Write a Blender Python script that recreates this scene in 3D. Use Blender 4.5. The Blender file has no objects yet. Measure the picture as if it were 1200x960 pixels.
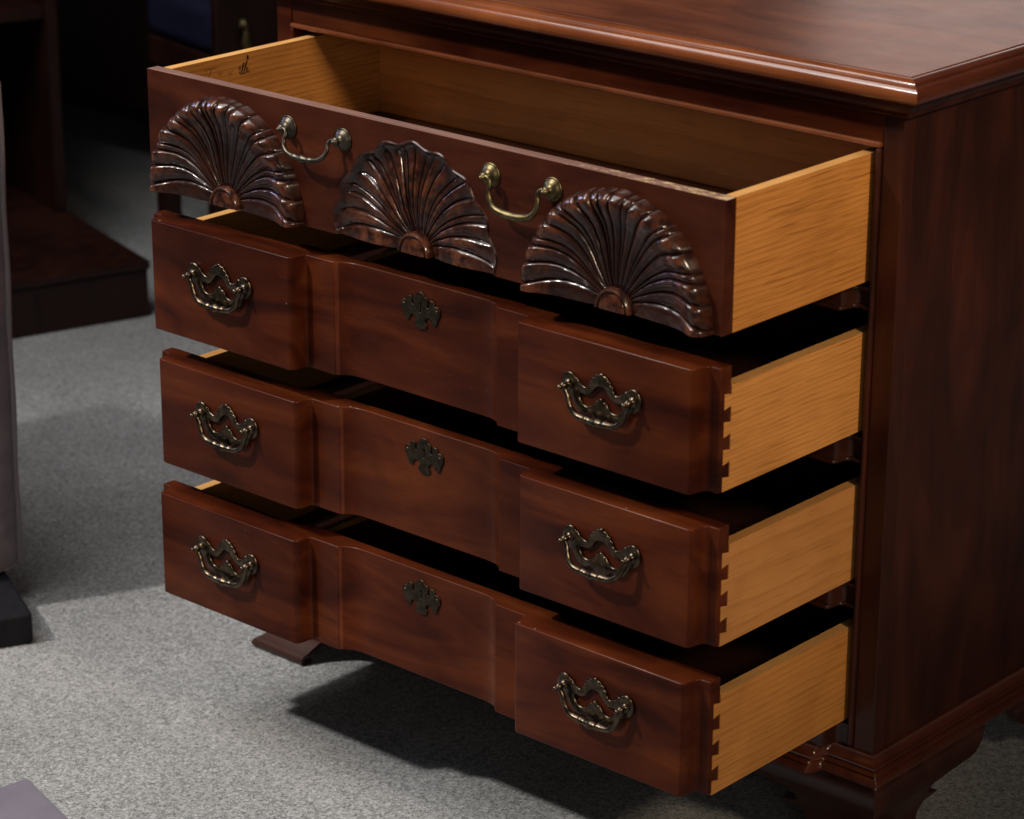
import bpy, bmesh, math, random
import numpy as np
from mathutils import Vector, noise
random.seed(7); rng = np.random.default_rng(7)
R_ = math.radians
S = bpy.context.scene
COL = S.collection
ZO = 0.029                       # height of the measuring datum above the carpet

# ------------------------------------------------------------------ camera
cam = bpy.data.cameras.new('camera'); cam_o = bpy.data.objects.new('camera', cam); COL.objects.link(cam_o)
cam_o.location = (2.31611, -2.24087, 1.45841 + ZO)
cam_o.rotation_euler = (1.2241750, -0.0034059, 0.7263413)
cam.sensor_fit = 'HORIZONTAL'; cam.sensor_width = 36.0; cam.lens = 3302.504 * 36 / 1200
cam.clip_start = 0.05; cam.clip_end = 60
cam.dof.use_dof = True; cam.dof.focus_distance = 2.98; cam.dof.aperture_fstop = 7.5
S.camera = cam_o

# ------------------------------------------------------------------ world, lamps, exposure
w = bpy.data.worlds.new('World'); S.world = w; w.use_nodes = True
w.node_tree.nodes['Background'].inputs[0].default_value = (1.0, 0.95, 0.92, 1)
w.node_tree.nodes['Background'].inputs[1].default_value = 0.015

def lamp(name, kind, loc, target, energy, color, **kw):
    l = bpy.data.lights.new(name, kind); o = bpy.data.objects.new(name, l); COL.objects.link(o)
    o.location = loc; o.rotation_euler = (Vector(target) - Vector(loc)).to_track_quat('-Z', 'Y').to_euler()
    l.energy = energy; l.color = color
    for k, v in kw.items(): setattr(l, k, v)
    o['kind'] = 'helper'
    return o
# ceiling spot, front left: the crisp drawer shadow on the carpet
lamp('track_spot', 'SPOT', (-1.45, -2.65, 3.70), (0.06, -0.30, 0.16), 600, (1.0, 0.94, 0.87), spot_size=R_(40), spot_blend=1.0, shadow_soft_size=0.11)
# warm spot from the right: the oak drawer sides
lamp('side_spot', 'SPOT', (3.5, -0.85, 2.35), (0.56, -0.06, 0.55), 300, (1.0, 0.79, 0.56), spot_size=R_(24), spot_blend=1.0, shadow_soft_size=0.30)
# soft overhead fill, added in place of light bounced off the ceiling
lamp('ceiling_fill', 'AREA', (-0.7, -1.2, 3.3), (-0.5, -0.9, 0.0), 84, (1.0, 0.97, 0.95), shape='RECTANGLE', size=2.0, size_y=2.0)
# dim unseen lamp added far behind to give the top its sheen
lamp('sheen_fill', 'AREA', (-1.30, 3.95, 1.85), (0.5, 0.1, 0.85), 4.2, (1.0, 0.80, 0.74), shape='RECTANGLE', size=1.25, size_y=0.9)
# weak room fill from behind the photographer
lamp('room_fill', 'AREA', (3.6, -3.2, 1.75), (0.4, 0.0, 0.4), 13, (1.0, 0.92, 0.84), shape='RECTANGLE', size=1.6, size_y=1.2)
# cool spot added at far left, coned onto the carving for bluish glints
lamp('glint_spot', 'SPOT', (-2.7, -0.55, 1.55), (0.38, -0.24, 0.66), 70, (0.50, 0.58, 1.0), spot_size=R_(26), spot_blend=0.6, shadow_soft_size=0.32)

S.view_settings.view_transform = 'Standard'; S.view_settings.look = 'None'
S.view_settings.exposure = 0.0; S.view_settings.gamma = 1.0
S.render.engine = 'CYCLES'

# ------------------------------------------------------------------ materials
def new_mat(name):
    m = bpy.data.materials.new(name); m.use_nodes = True
    nt = m.node_tree; b = nt.nodes['Principled BSDF']
    return m, nt, b
def nd(nt, t, **kw):
    n = nt.nodes.new(t)
    for k, v in kw.items(): setattr(n, k, v)
    return n
def ramp(nt, fac, stops):
    r = nd(nt, 'ShaderNodeValToRGB'); nt.links.new(fac, r.inputs[0])
    e = r.color_ramp.elements
    while len(e) < len(stops): e.new(0.5)
    for el, (p, c) in zip(e, stops):
        el.position = p; el.color = (*c, 1) if len(c) == 3 else c
    return r.outputs[0]
def coords(nt, scale, rot=(0, 0, 0), rnd=0.0):
    tc = nd(nt, 'ShaderNodeTexCoord'); mp = nd(nt, 'ShaderNodeMapping')
    mp.inputs['Scale'].default_value = scale; mp.inputs['Rotation'].default_value = rot
    nt.links.new(tc.outputs['Object'], mp.inputs[0])
    if rnd:
        oi = nd(nt, 'ShaderNodeObjectInfo'); ml = nd(nt, 'ShaderNodeMath', operation='MULTIPLY'); ml.inputs[1].default_value = rnd
        nt.links.new(oi.outputs['Random'], ml.inputs[0]); cb = nd(nt, 'ShaderNodeCombineXYZ')
        for i in range(3): nt.links.new(ml.outputs[0], cb.inputs[i])
        ad = nd(nt, 'ShaderNodeVectorMath', operation='ADD'); nt.links.new(mp.outputs[0], ad.inputs[0]); nt.links.new(cb.outputs[0], ad.inputs[1])
        return ad.outputs[0]
    return mp.outputs[0]
def noi(nt, vec, scale, detail=4, rough=0.55, dist=0.0):
    n = nd(nt, 'ShaderNodeTexNoise'); n.inputs['Scale'].default_value = scale; n.inputs['Detail'].default_value = detail
    n.inputs['Roughness'].default_value = rough; n.inputs['Distortion'].default_value = dist
    nt.links.new(vec, n.inputs['Vector']); return n.outputs[0]
def mix(nt, fac, a, b, mode='MIX'):
    m = nd(nt, 'ShaderNodeMix', data_type='RGBA', blend_type=mode)
    for sock, v in ((m.inputs[0], fac), (m.inputs[6], a), (m.inputs[7], b)):
        if isinstance(v, (int, float)): sock.default_value = v
        elif isinstance(v, tuple): sock.default_value = (*v, 1)
        else: nt.links.new(v, sock)
    return m.outputs[2]
def bump(nt, b, h, strength, dist=0.001):
    n = nd(nt, 'ShaderNodeBump'); n.inputs['Strength'].default_value = strength; n.inputs['Distance'].default_value = dist
    nt.links.new(h, n.inputs['Height']); nt.links.new(n.outputs[0], b.inputs['Normal'])
def stretch(axis, along, across):
    return tuple(along if i == axis else across for i in range(3))

def mahogany(name, axis, dark, mid, light, rough=0.3, coat=0.5, coat_r=0.14, dust=0.0, spec=0.25):
    m, nt, b = new_mat(name)
    v = coords(nt, stretch(axis, 3.2, 15), rnd=13.0)
    big = noi(nt, v, 1.0, 6, 0.52, 1.4)
    c = ramp(nt, big, [(0.27, dark), (0.47, mid), (0.74, light)])
    v4 = coords(nt, stretch(axis, 5.0, 42), rnd=19.0)
    lines = ramp(nt, noi(nt, v4, 1.0, 4, 0.6, 1.8), [(0.30, (0.55, 0.48, 0.44)), (0.42, (1, 1, 1))])
    c = mix(nt, 0.4, c, lines, 'MULTIPLY')
    v2 = coords(nt, stretch(axis, 22, 700), rnd=29.0)
    fine = noi(nt, v2, 1.0, 3, 0.6)
    streak = ramp(nt, fine, [(0.34, (0.60, 0.56, 0.53)), (0.48, (1, 1, 1))])
    c = mix(nt, 0.45, c, streak, 'MULTIPLY')
    v3 = coords(nt, (1, 1, 1), rnd=7.0)
    blot = ramp(nt, noi(nt, v3, 7.0, 3, 0.6, 0.6), [(0.28, (0.58, 0.52, 0.50)), (0.5, (0.95, 0.93, 0.9)), (0.72, (1.25, 1.25, 1.2))])
    c = mix(nt, 0.8, c, blot, 'MULTIPLY')
    if dust:
        sp = ramp(nt, noi(nt, v3, 620.0, 2, 0.5), [(0.73, (0, 0, 0)), (0.80, (1, 1, 1))])
        pat = ramp(nt, noi(nt, v3, 11.0, 2, 0.5), [(0.5, (0, 0, 0)), (0.66, (1, 1, 1))])
        f = mix(nt, 1.0, sp, pat, 'MULTIPLY')
        f2 = mix(nt, 1.0, f, (dust, dust, dust), 'MULTIPLY')
        c = mix(nt, f2, c, (0.42, 0.34, 0.30))
    nt.links.new(c, b.inputs['Base Color'])
    rr = nd(nt, 'ShaderNodeMapRange'); rr.inputs[3].default_value = rough - 0.08; rr.inputs[4].default_value = rough + 0.12
    nt.links.new(noi(nt, v3, 23.0, 4, 0.6), rr.inputs[0]); nt.links.new(rr.outputs[0], b.inputs['Roughness'])
    b.inputs['Coat Weight'].default_value = coat; b.inputs['Coat Roughness'].default_value = coat_r
    b.inputs['Specular IOR Level'].default_value = spec
    bump(nt, b, fine, 0.10, 0.0006)
    return m
D_, M_, L_ = (0.020, 0.0034, 0.0014), (0.056, 0.0102, 0.0032), (0.112, 0.0260, 0.0066)
MAH_X = mahogany('mahogany_front', 0, D_, M_, L_, rough=0.34, coat=0.06, coat_r=0.16, dust=0.6, spec=0.12)
MAH_DRAWER = mahogany('mahogany_carved_front', 0, (0.018, 0.0040, 0.0023), (0.043, 0.0092, 0.0042), (0.080, 0.0195, 0.0075), rough=0.34, coat=0.08, coat_r=0.18, dust=0.5, spec=0.14)
MAH_TOP = mahogany('mahogany_top', 0, (0.075, 0.019, 0.0085), (0.125, 0.034, 0.014), (0.185, 0.058, 0.022), rough=0.36, coat=0.6, coat_r=0.24)
MAH_EDGE = mahogany('mahogany_moulding', 0, (0.085, 0.021, 0.008), (0.165, 0.044, 0.014), (0.25, 0.075, 0.022), rough=0.26, coat=0.6, coat_r=0.10)
MAH_Y = mahogany('mahogany_side_moulding', 1, (0.040, 0.0100, 0.0056), (0.070, 0.0172, 0.0088), (0.108, 0.028, 0.0130), rough=0.28, coat=0.7, coat_r=0.13, dust=0.4)
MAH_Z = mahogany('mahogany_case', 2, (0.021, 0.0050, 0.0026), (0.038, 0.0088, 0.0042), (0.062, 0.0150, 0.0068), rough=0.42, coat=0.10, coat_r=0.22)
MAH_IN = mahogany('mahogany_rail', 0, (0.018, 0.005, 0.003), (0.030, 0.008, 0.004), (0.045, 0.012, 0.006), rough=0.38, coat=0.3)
MAH_FOOT = mahogany('mahogany_foot', 0, (0.024, 0.0064, 0.0038), (0.042, 0.0110, 0.0060), (0.064, 0.017, 0.0085), rough=0.34, coat=0.3)
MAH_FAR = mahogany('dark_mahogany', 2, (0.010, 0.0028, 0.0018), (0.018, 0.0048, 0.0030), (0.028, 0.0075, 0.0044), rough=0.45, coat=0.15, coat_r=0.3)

# carved mahogany: darker stain, rubbed through on the swelling ends of the lobes
def carved():
    m, nt, b = new_mat('carved_mahogany')
    v = coords(nt, (1, 1, 1), rnd=5.0)
    n1 = noi(nt, v, 34.0, 4, 0.6, 0.5)
    c = ramp(nt, n1, [(0.3, (0.009, 0.0028, 0.0020)), (0.55, (0.020, 0.0055, 0.0034)), (0.8, (0.040, 0.0108, 0.0054))])
    at = nd(nt, 'ShaderNodeAttribute', attribute_name='rub')
    n2 = ramp(nt, noi(nt, v, 95.0, 3, 0.6), [(0.40, (0, 0, 0)), (0.62, (1, 1, 1))])
    f = mix(nt, 1.0, n2, at.outputs['Color'], 'MULTIPLY')
    c = mix(nt, f, c, (0.150, 0.044, 0.017))
    nt.links.new(c, b.inputs['Base Color'])
    b.inputs['Roughness'].default_value = 0.30; b.inputs['Coat Weight'].default_value = 0.5; b.inputs['Coat Roughness'].default_value = 0.11; b.inputs['Specular IOR Level'].default_value = 0.25
    bump(nt, b, noi(nt, v, 260.0, 3, 0.6), 0.12, 0.0008)
    return m
CARVED = carved()

# worn, dull upper edge of the top drawer front: bare wood shows near the right end
def worn():
    m, nt, b = new_mat('worn_edge')
    v = coords(nt, (9, 160, 40)); n1 = noi(nt, v, 1.0, 4, 0.6)
    c = ramp(nt, n1, [(0.3, (0.135, 0.070, 0.056)), (0.7, (0.225, 0.125, 0.100))])
    tc = nd(nt, 'ShaderNodeTexCoord'); sx = nd(nt, 'ShaderNodeSeparateXYZ'); nt.links.new(tc.outputs['Object'], sx.inputs[0])
    mr = nd(nt, 'ShaderNodeMapRange'); mr.inputs[1].default_value = 0.45; mr.inputs[2].default_value = 0.80; mr.inputs[3].default_value = 0.0; mr.inputs[4].default_value = 0.26
    nt.links.new(sx.outputs[0], mr.inputs[0])
    ad = nd(nt, 'ShaderNodeMath', operation='ADD'); nt.links.new(noi(nt, coords(nt, (30, 90, 90)), 3.0, 5, 0.65), ad.inputs[0]); nt.links.new(mr.outputs[0], ad.inputs[1])
    f = ramp(nt, ad.outputs[0], [(0.70, (0, 0, 0)), (0.80, (1, 1, 1))])
    c = mix(nt, f, c, (0.52, 0.36, 0.19))
    nt.links.new(c, b.inputs['Base Color']); b.inputs['Roughness'].default_value = 0.55; b.inputs['Specular IOR Level'].default_value = 0.3
    bump(nt, b, ad.outputs[0], 0.3, 0.0006)
    return m
WORN = worn()

def oak(name, axis, pale, mid, deep, ring=26.0, pore=1.0):
    m, nt, b = new_mat(name)
    v = coords(nt, stretch(axis, 1.6, 9.0), rnd=11.0)
    wv = nd(nt, 'ShaderNodeTexWave', wave_type='BANDS', bands_direction='Z' if axis != 2 else 'X', wave_profile='SAW')
    wv.inputs['Scale'].default_value = ring / 9.0; wv.inputs['Distortion'].default_value = 7.0; wv.inputs['Detail'].default_value = 2.5
    wv.inputs['Detail Scale'].default_value = 0.7; wv.inputs['Detail Roughness'].default_value = 0.55
    nt.links.new(v, wv.inputs['Vector'])
    c = ramp(nt, wv.outputs[1], [(0.0, pale), (0.62, mid), (1.0, deep)])
    vb = coords(nt, (1, 1, 1), rnd=3.0)
    blot = ramp(nt, noi(nt, vb, 9.0, 3, 0.55, 0.4), [(0.3, (0.78, 0.74, 0.68)), (0.7, (1.08, 1.08, 1.06))])
    c = mix(nt, 0.8, c, blot, 'MULTIPLY')
    vp = coords(nt, stretch(axis, 16, 520), rnd=17.0); n = noi(nt, vp, 1.0, 2, 0.5)
    p = ramp(nt, n, [(0.30, (0.50, 0.42, 0.34)), (0.46, (1, 1, 1))])
    c = mix(nt, 0.75 * pore, c, p, 'MULTIPLY')
    # grime and rubbed marks
    vg = coords(nt, stretch(axis, 11, 85), rnd=41.0); g = ramp(nt, noi(nt, vg, 1.0, 5, 0.7), [(0.71, (1, 1, 1)), (0.80, (0.22, 0.15, 0.10))])
    c = mix(nt, 0.7, c, g, 'MULTIPLY')
    nt.links.new(c, b.inputs['Base Color']); b.inputs['Roughness'].default_value = 0.48; b.inputs['Specular IOR Level'].default_value = 0.35
    bump(nt, b, n, 0.2, 0.0006)
    return m
OAK = oak('oak', 1, (0.62, 0.262, 0.062), (0.58, 0.236, 0.053), (0.47, 0.176, 0.036), 50, 0.9)
OAK_B = oak('oak_straight', 1, (0.63, 0.280, 0.074), (0.59, 0.254, 0.064), (0.49, 0.200, 0.046), 60, 0.7)
OAK_C = oak('oak_plain', 1, (0.58, 0.245, 0.058), (0.55, 0.228, 0.052), (0.47, 0.185, 0.040), 40, 0.6)
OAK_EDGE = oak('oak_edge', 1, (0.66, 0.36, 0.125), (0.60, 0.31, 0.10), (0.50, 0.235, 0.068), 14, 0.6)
POPLAR = oak('secondary_wood', 1, (0.56, 0.250, 0.074), (0.54, 0.236, 0.068), (0.49, 0.206, 0.056), 12, 0.5)
OAK_X = oak('oak_back', 0, (0.78, 0.315, 0.088), (0.74, 0.290, 0.078), (0.66, 0.245, 0.062), 9, 0.5)

def metal(name, c0, c1, rough, r2):
    m, nt, b = new_mat(name)
    v = coords(nt, (1, 1, 1), rnd=4.0); n = noi(nt, v, 120.0, 4, 0.6)
    nt.links.new(ramp(nt, n, [(0.35, c0), (0.65, c1)]), b.inputs['Base Color'])
    b.inputs['Metallic'].default_value = 1.0
    rr = nd(nt, 'ShaderNodeMapRange'); rr.inputs[3].default_value = rough; rr.inputs[4].default_value = r2
    nt.links.new(n, rr.inputs[0]); nt.links.new(rr.outputs[0], b.inputs['Roughness'])
    bump(nt, b, n, 0.15, 0.0005)
    return m
BRASS_DARK = metal('antiqued_brass', (0.060, 0.045, 0.031), (0.160, 0.120, 0.080), 0.22, 0.40)
BRASS_OLD = metal('aged_brass', (0.105, 0.080, 0.038), (0.20, 0.158, 0.078), 0.32, 0.52)
BRASS_GREY = metal('tarnished_brass', (0.060, 0.050, 0.037), (0.120, 0.102, 0.076), 0.32, 0.50)

def plain(name, c0, c1, scale, rough, spec=0.3, sheen=0.0, bstr=0.3, bdist=0.001, detail=4):
    m, nt, b = new_mat(name)
    v = coords(nt, (1, 1, 1)); n = noi(nt, v, scale, detail, 0.65)
    nt.links.new(ramp(nt, n, [(0.3, c0), (0.7, c1)]), b.inputs['Base Color'])
    b.inputs['Roughness'].default_value = rough; b.inputs['Specular IOR Level'].default_value = spec
    if sheen: b.inputs['Sheen Weight'].default_value = sheen; b.inputs['Sheen Roughness'].default_value = 0.4
    bump(nt, b, n, bstr, bdist)
    return m
VELVET = plain('mauve_velvet', (0.125, 0.105, 0.122), (0.185, 0.158, 0.182), 38, 0.85, 0.15, 0.5, 0.4, 0.002)
PIPING = plain('mauve_piping', (0.17, 0.14, 0.155), (0.22, 0.185, 0.205), 300, 0.8, 0.2, 0.3)
BLACKBASE = plain('black_lacquer', (0.008, 0.008, 0.010), (0.013, 0.013, 0.017), 60, 0.55, 0.12)
NAVY = plain('navy_cloth', (0.008, 0.0082, 0.022), (0.012, 0.0125, 0.032), 25, 0.85, 0.08, 0.0)
MAUVE = plain('mauve_cover', (0.130, 0.116, 0.150), (0.165, 0.148, 0.188), 14, 0.7, 0.25, 0.2, 0.15)
INK = plain('burnt_mark', (0.018, 0.008, 0.004), (0.035, 0.014, 0.006), 300, 0.8)
VOID = plain('keyhole', (0.004, 0.003, 0.003), (0.005, 0.004, 0.004), 50, 0.9)

def carpet():
    m, nt, b = new_mat('carpet_pile')
    v = coords(nt, (1, 1, 1))
    def cells(scale):                        # one grey per tuft of yarn
        vo = nd(nt, 'ShaderNodeTexVoronoi'); vo.inputs['Scale'].default_value = scale; vo.inputs['Randomness'].default_value = 1.0
        nt.links.new(v, vo.inputs['Vector']); bw = nd(nt, 'ShaderNodeRGBToBW'); nt.links.new(vo.outputs['Color'], bw.inputs[0]); return bw.outputs[0], vo.outputs['Distance']
    c1, dist1 = cells(330.0); c2, _ = cells(620.0)
    md = nd(nt, 'ShaderNodeMath', operation='MULTIPLY_ADD'); md.inputs[1].default_value = 0.55
    nt.links.new(c2, md.inputs[0]); sc = nd(nt, 'ShaderNodeMath', operation='MULTIPLY'); sc.inputs[1].default_value = 0.45
    nt.links.new(c1, sc.inputs[0]); nt.links.new(sc.outputs[0], md.inputs[2]); n1 = md.outputs[0]
    n2 = noi(nt, v, 120.0, 5, 0.75)
    n3 = noi(nt, v, 5.0, 4, 0.6, 0.3)        # traffic blotches
    c = ramp(nt, n1, [(0.20, (0.105, 0.107, 0.110)), (0.45, (0.245, 0.250, 0.254)), (0.80, (0.44, 0.445, 0.447))])
    d = ramp(nt, n2, [(0.30, (0.60, 0.60, 0.60)), (0.60, (1.08, 1.08, 1.08))])
    c = mix(nt, 0.8, c, d, 'MULTIPLY')
    e = ramp(nt, n3, [(0.3, (0.84, 0.84, 0.84)), (0.7, (1.08, 1.08, 1.08))])
    c = mix(nt, 1.0, c, e, 'MULTIPLY')
    sp = ramp(nt, noi(nt, v, 210.0, 2, 0.5), [(0.70, (1, 1, 1)), (0.75, (0.14, 0.14, 0.15))])
    c = mix(nt, 0.85, c, sp, 'MULTIPLY')
    nt.links.new(c, b.inputs['Base Color']); b.inputs['Roughness'].default_value = 0.95; b.inputs['Specular IOR Level'].default_value = 0.1
    b.inputs['Sheen Weight'].default_value = 0.15
    h = mix(nt, 0.5, n1, n2)
    bump(nt, b, h, 0.45, 0.003)
    return m
CARPET = carpet()

# ------------------------------------------------------------------ helpers
WL = {}                                           # world location of parents
def empty(name, loc, parent=None):
    o = bpy.data.objects.new(name, None); COL.objects.link(o); o.empty_display_size = 0.05
    p = WL.get(parent.name, (0, 0, 0)) if parent else (0, 0, 0)
    o.parent = parent; o.location = Vector(loc) - Vector(p); WL[o.name] = tuple(loc)
    return o
def tag(o, label=None, cat=None, group=None, kind=None):
    if label: o['label'] = label
    if cat: o['category'] = cat
    if group: o['group'] = group
    if kind: o['kind'] = kind
    return o
def link(name, me, parent=None, loc=(0, 0, 0), rot=None):
    o = bpy.data.objects.new(name, me); COL.objects.link(o)
    p = WL.get(parent.name, (0, 0, 0)) if parent else (0, 0, 0)
    o.parent = parent; o.location = Vector(loc) - Vector(p); WL[o.name] = tuple(loc)
    if rot: o.rotation_euler = rot
    return o
def to_mesh(name, verts, faces, mats, smooth=None, lift=True, fmat=None):
    me = bpy.data.meshes.new(name)
    v = [(x, y, z + (ZO if lift else 0)) for x, y, z in verts]
    me.from_pydata(v, [], [tuple(f) for f in faces])
    for m in (mats if isinstance(mats, (list, tuple)) else [mats]): me.materials.append(m)
    bm = bmesh.new(); bm.from_mesh(me); bmesh.ops.recalc_face_normals(bm, faces=bm.faces); bm.to_mesh(me); bm.free()
    if fmat: 
        for p in me.polygons: p.material_index = fmat(p)
    if smooth is not None:
        me.polygons.foreach_set('use_smooth', [True] * len(me.polygons)); me.set_sharp_from_angle(angle=R_(smooth))
    return me
def bevel(o, wd=0.001, seg=2, ang=40):
    b = o.modifiers.new('bevel', 'BEVEL'); b.width = wd; b.segments = seg; b.limit_method = 'ANGLE'; b.angle_limit = R_(ang)
    b.harden_normals = False; b.use_clamp_overlap = True
    return o
BOXF = [(0, 3, 2, 1), (4, 5, 6, 7), (0, 1, 5, 4), (1, 2, 6, 5), (2, 3, 7, 6), (3, 0, 4, 7)]
def box(name, x0, x1, y0, y1, z0, z1, mat, parent, bev=0.0008, fmat=None):
    v = [(x0, y0, z0), (x1, y0, z0), (x1, y1, z0), (x0, y1, z0), (x0, y0, z1), (x1, y0, z1), (x1, y1, z1), (x0, y1, z1)]
    o = link(name, to_mesh(name, v, BOXF, mat, fmat=fmat), parent)
    if bev: bevel(o, bev)
    return o
def extrude(name, pts, a0, a1, axis, mat, parent, smooth=35, bev=0.0, fmat=None):
    """pts: closed outline in the two remaining axes (cyclic order), extruded along axis."""
    n = len(pts)
    def P(p, a): return {0: (a, p[0], p[1]), 1: (p[0], a, p[1]), 2: (p[0], p[1], a)}[axis]
    v = [P(p, a0) for p in pts] + [P(p, a1) for p in pts]
    f = [tuple(range(n)), tuple(range(n, 2 * n))] + [(i, (i + 1) % n, n + (i + 1) % n, n + i) for i in range(n)]
    o = link(name, to_mesh(name, v, f, mat, smooth, fmat=fmat), parent)
    if bev: bevel(o, bev)
    return o
def loft(name, rows, mat, parent, smooth=35, close=False, cap=True, fmat=None):
    """rows of equal-length point lists -> quads; close joins last point of a row to its first; cap fills first and last row"""
    n = len(rows[0]); v = [p for r in rows for p in r]; f = []
    for i in range(len(rows) - 1):
        for j in range(n if close else n - 1):
            k = (j + 1) % n; f.append((i * n + j, i * n + k, (i + 1) * n + k, (i + 1) * n + j))
    if cap: f += [tuple(range(n)), tuple(range((len(rows) - 1) * n, len(rows) * n))]
    return to_mesh(name, v, f, mat, smooth, fmat=fmat) if parent is None else link(name, to_mesh(name, v, f, mat, smooth, fmat=fmat), parent)
def catmull(pts, n=6, closed=False):
    out = []; m = len(pts)
    rngi = range(m) if closed else range(m - 1)
    for i in rngi:
        g = (lambda k: np.array(pts[k % m], float)) if closed else (lambda k: np.array(pts[min(max(k, 0), m - 1)], float))
        p0, p1, p2, p3 = g(i - 1), g(i), g(i + 1), g(i + 2)
        for k in range(n):
            t = k / n
            out.append(tuple(0.5 * ((2 * p1) + (-p0 + p2) * t + (2 * p0 - 5 * p1 + 4 * p2 - p3) * t * t + (-p0 + 3 * p1 - 3 * p2 + p3) * t ** 3)))
    if not closed: out.append(tuple(pts[-1]))
    return out
def tube_data(path, radii, seg=10):
    path = [Vector(p) for p in path]; n = len(path); v = []; f = []
    t0 = (path[1] - path[0]).normalized(); up = Vector((0, 0, 1)) if abs(t0.z) < 0.9 else Vector((1, 0, 0))
    nrm = (up - t0 * up.dot(t0)).normalized()
    for i in range(n):
        t = (path[min(i + 1, n - 1)] - path[max(i - 1, 0)]).normalized()
        nrm = (nrm - t * nrm.dot(t)).normalized(); b = t.cross(nrm)
        r = radii[i] if hasattr(radii, '__len__') else radii
        for k in range(seg):
            a = 2 * math.pi * k / seg; v.append(tuple(path[i] + (nrm * math.cos(a) + b * math.sin(a)) * r))
    for i in range(n - 1):
        for k in range(seg):
            q = (k + 1) % seg; f.append((i * seg + k, i * seg + q, (i + 1) * seg + q, (i + 1) * seg + k))
    f += [tuple(range(seg)), tuple(range((n - 1) * seg, n * seg))]
    return v, f
def lathe_data(prof, seg=20):
    """prof: (radius, outward) list; axis along -Y (outward)."""
    v = []; f = []; n = len(prof)
    for k in range(seg):
        a = 2 * math.pi * k / seg
        for r, h in prof: v.append((r * math.cos(a), -h, r * math.sin(a)))
    for k in range(seg):
        q = (k + 1) % seg
        for i in range(n - 1): f.append((k * n + i, k * n + i + 1, q * n + i + 1, q * n + i))
    f.append(tuple(k * n for k in range(seg))); f.append(tuple(k * n + n - 1 for k in range(seg)))
    return v, f
def plate_mesh(name, outlines, mat, thick=0.0016, bev=0.0009):
    """flat pierced metal plate: 2-D outlines (first outer, rest holes), in X-Z, front towards -Y"""
    cu = bpy.data.curves.new(name, 'CURVE'); cu.dimensions = '2D'; cu.fill_mode = 'BOTH'
    cu.extrude = thick / 2; cu.bevel_depth = bev; cu.bevel_resolution = 2
    for pts in outlines:
        sp = cu.splines.new('POLY'); sp.points.add(len(pts) - 1); sp.use_cyclic_u = True
        for p, q in zip(sp.points, pts): p.co = (q[0], q[1], 0, 1)
    o = bpy.data.objects.new(name, cu); COL.objects.link(o); bpy.context.view_layer.update()
    dg = bpy.context.evaluated_depsgraph_get(); me = bpy.data.meshes.new_from_object(o.evaluated_get(dg))
    COL.objects.unlink(o); bpy.data.objects.remove(o); bpy.data.curves.remove(cu)
    for v in me.vertices:
        x, z, y = v.co; v.co = (x, -(y + thick / 2 + bev), z)
    bm = bmesh.new(); bm.from_mesh(me); bmesh.ops.remove_doubles(bm, verts=bm.verts, dist=1e-6); bmesh.ops.recalc_face_normals(bm, faces=bm.faces); bm.to_mesh(me); bm.free()
    me.materials.clear(); me.materials.append(mat); me.name = name
    me.polygons.foreach_set('use_smooth', [True] * len(me.polygons)); me.set_sharp_from_angle(angle=R_(40))
    return me

# ------------------------------------------------------------------ setting
fl = [(-9, -6, -ZO), (7, -6, -ZO), (7, 10, -ZO), (-9, 10, -ZO)]
tag(link('carpet_floor', to_mesh('carpet_floor', fl, [(0, 1, 2, 3)], CARPET)), kind='structure')

# ------------------------------------------------------------------ measured dimensions (metres)
W, SD, DEP = 0.80, 0.0367, 0.45                   # drawer width, stile beyond it, case depth
PB, EB, QB, CB = 0.0214, 0.0224, 0.2347, 0.284    # block projection, block outer edge, block inner edge, start of the hollow
PULL = [0.2338, 0.2330, 0.2293, 0.2353]
TOPS = [0.7579, 0.5935, 0.4298, 0.2690]
BOTS = [0.6257, 0.4667, 0.3048, 0.1450]
SIDE_T = [0.7583, 0.5733, 0.4091, 0.2500]
SIDE_B = [0.6260, 0.4672, 0.3038, 0.1435]
XL, XR = -SD, W + SD

chest = empty('chest_of_drawers', (0.4, 0.2, 0.0))
tag(chest, 'dark red mahogany chest with four open drawers, carved shells along the top one', 'chest')

def half_profile():
    """plan of the block front, left half: (x, forward) with forward > 0 towards the viewer"""
    p = [(0.0, 0.0), (0.0100, 0.0), (0.0120, 0.0004), (0.0140, 0.0020), (0.0153, 0.0052), (0.0161, 0.0095), (0.0169, 0.0145), (0.0179, 0.0184), (0.0195, 0.0206), (0.0220, PB)]
    p += [(QB + 0.0000, PB), (QB + 0.0022, PB - 0.0007), (QB + 0.0042, PB - 0.0028), (QB + 0.0056, PB - 0.0070), (QB + 0.0062, 0.0050), (QB + 0.0070, 0.0018), (QB + 0.0090, 0.0)]
    p += [(CB, 0.0), (CB + 0.0006, -0.0008), (CB + 0.004, -0.0046), (CB + 0.009, -0.0082), (CB + 0.015, -0.0106), (CB + 0.022, -0.0118), (CB + 0.032, -0.0122), (0.4, -0.0122)]
    return p
HP = half_profile()
FULLP = HP + [(W - x, f) for x, f in HP[-2::-1]]

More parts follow.
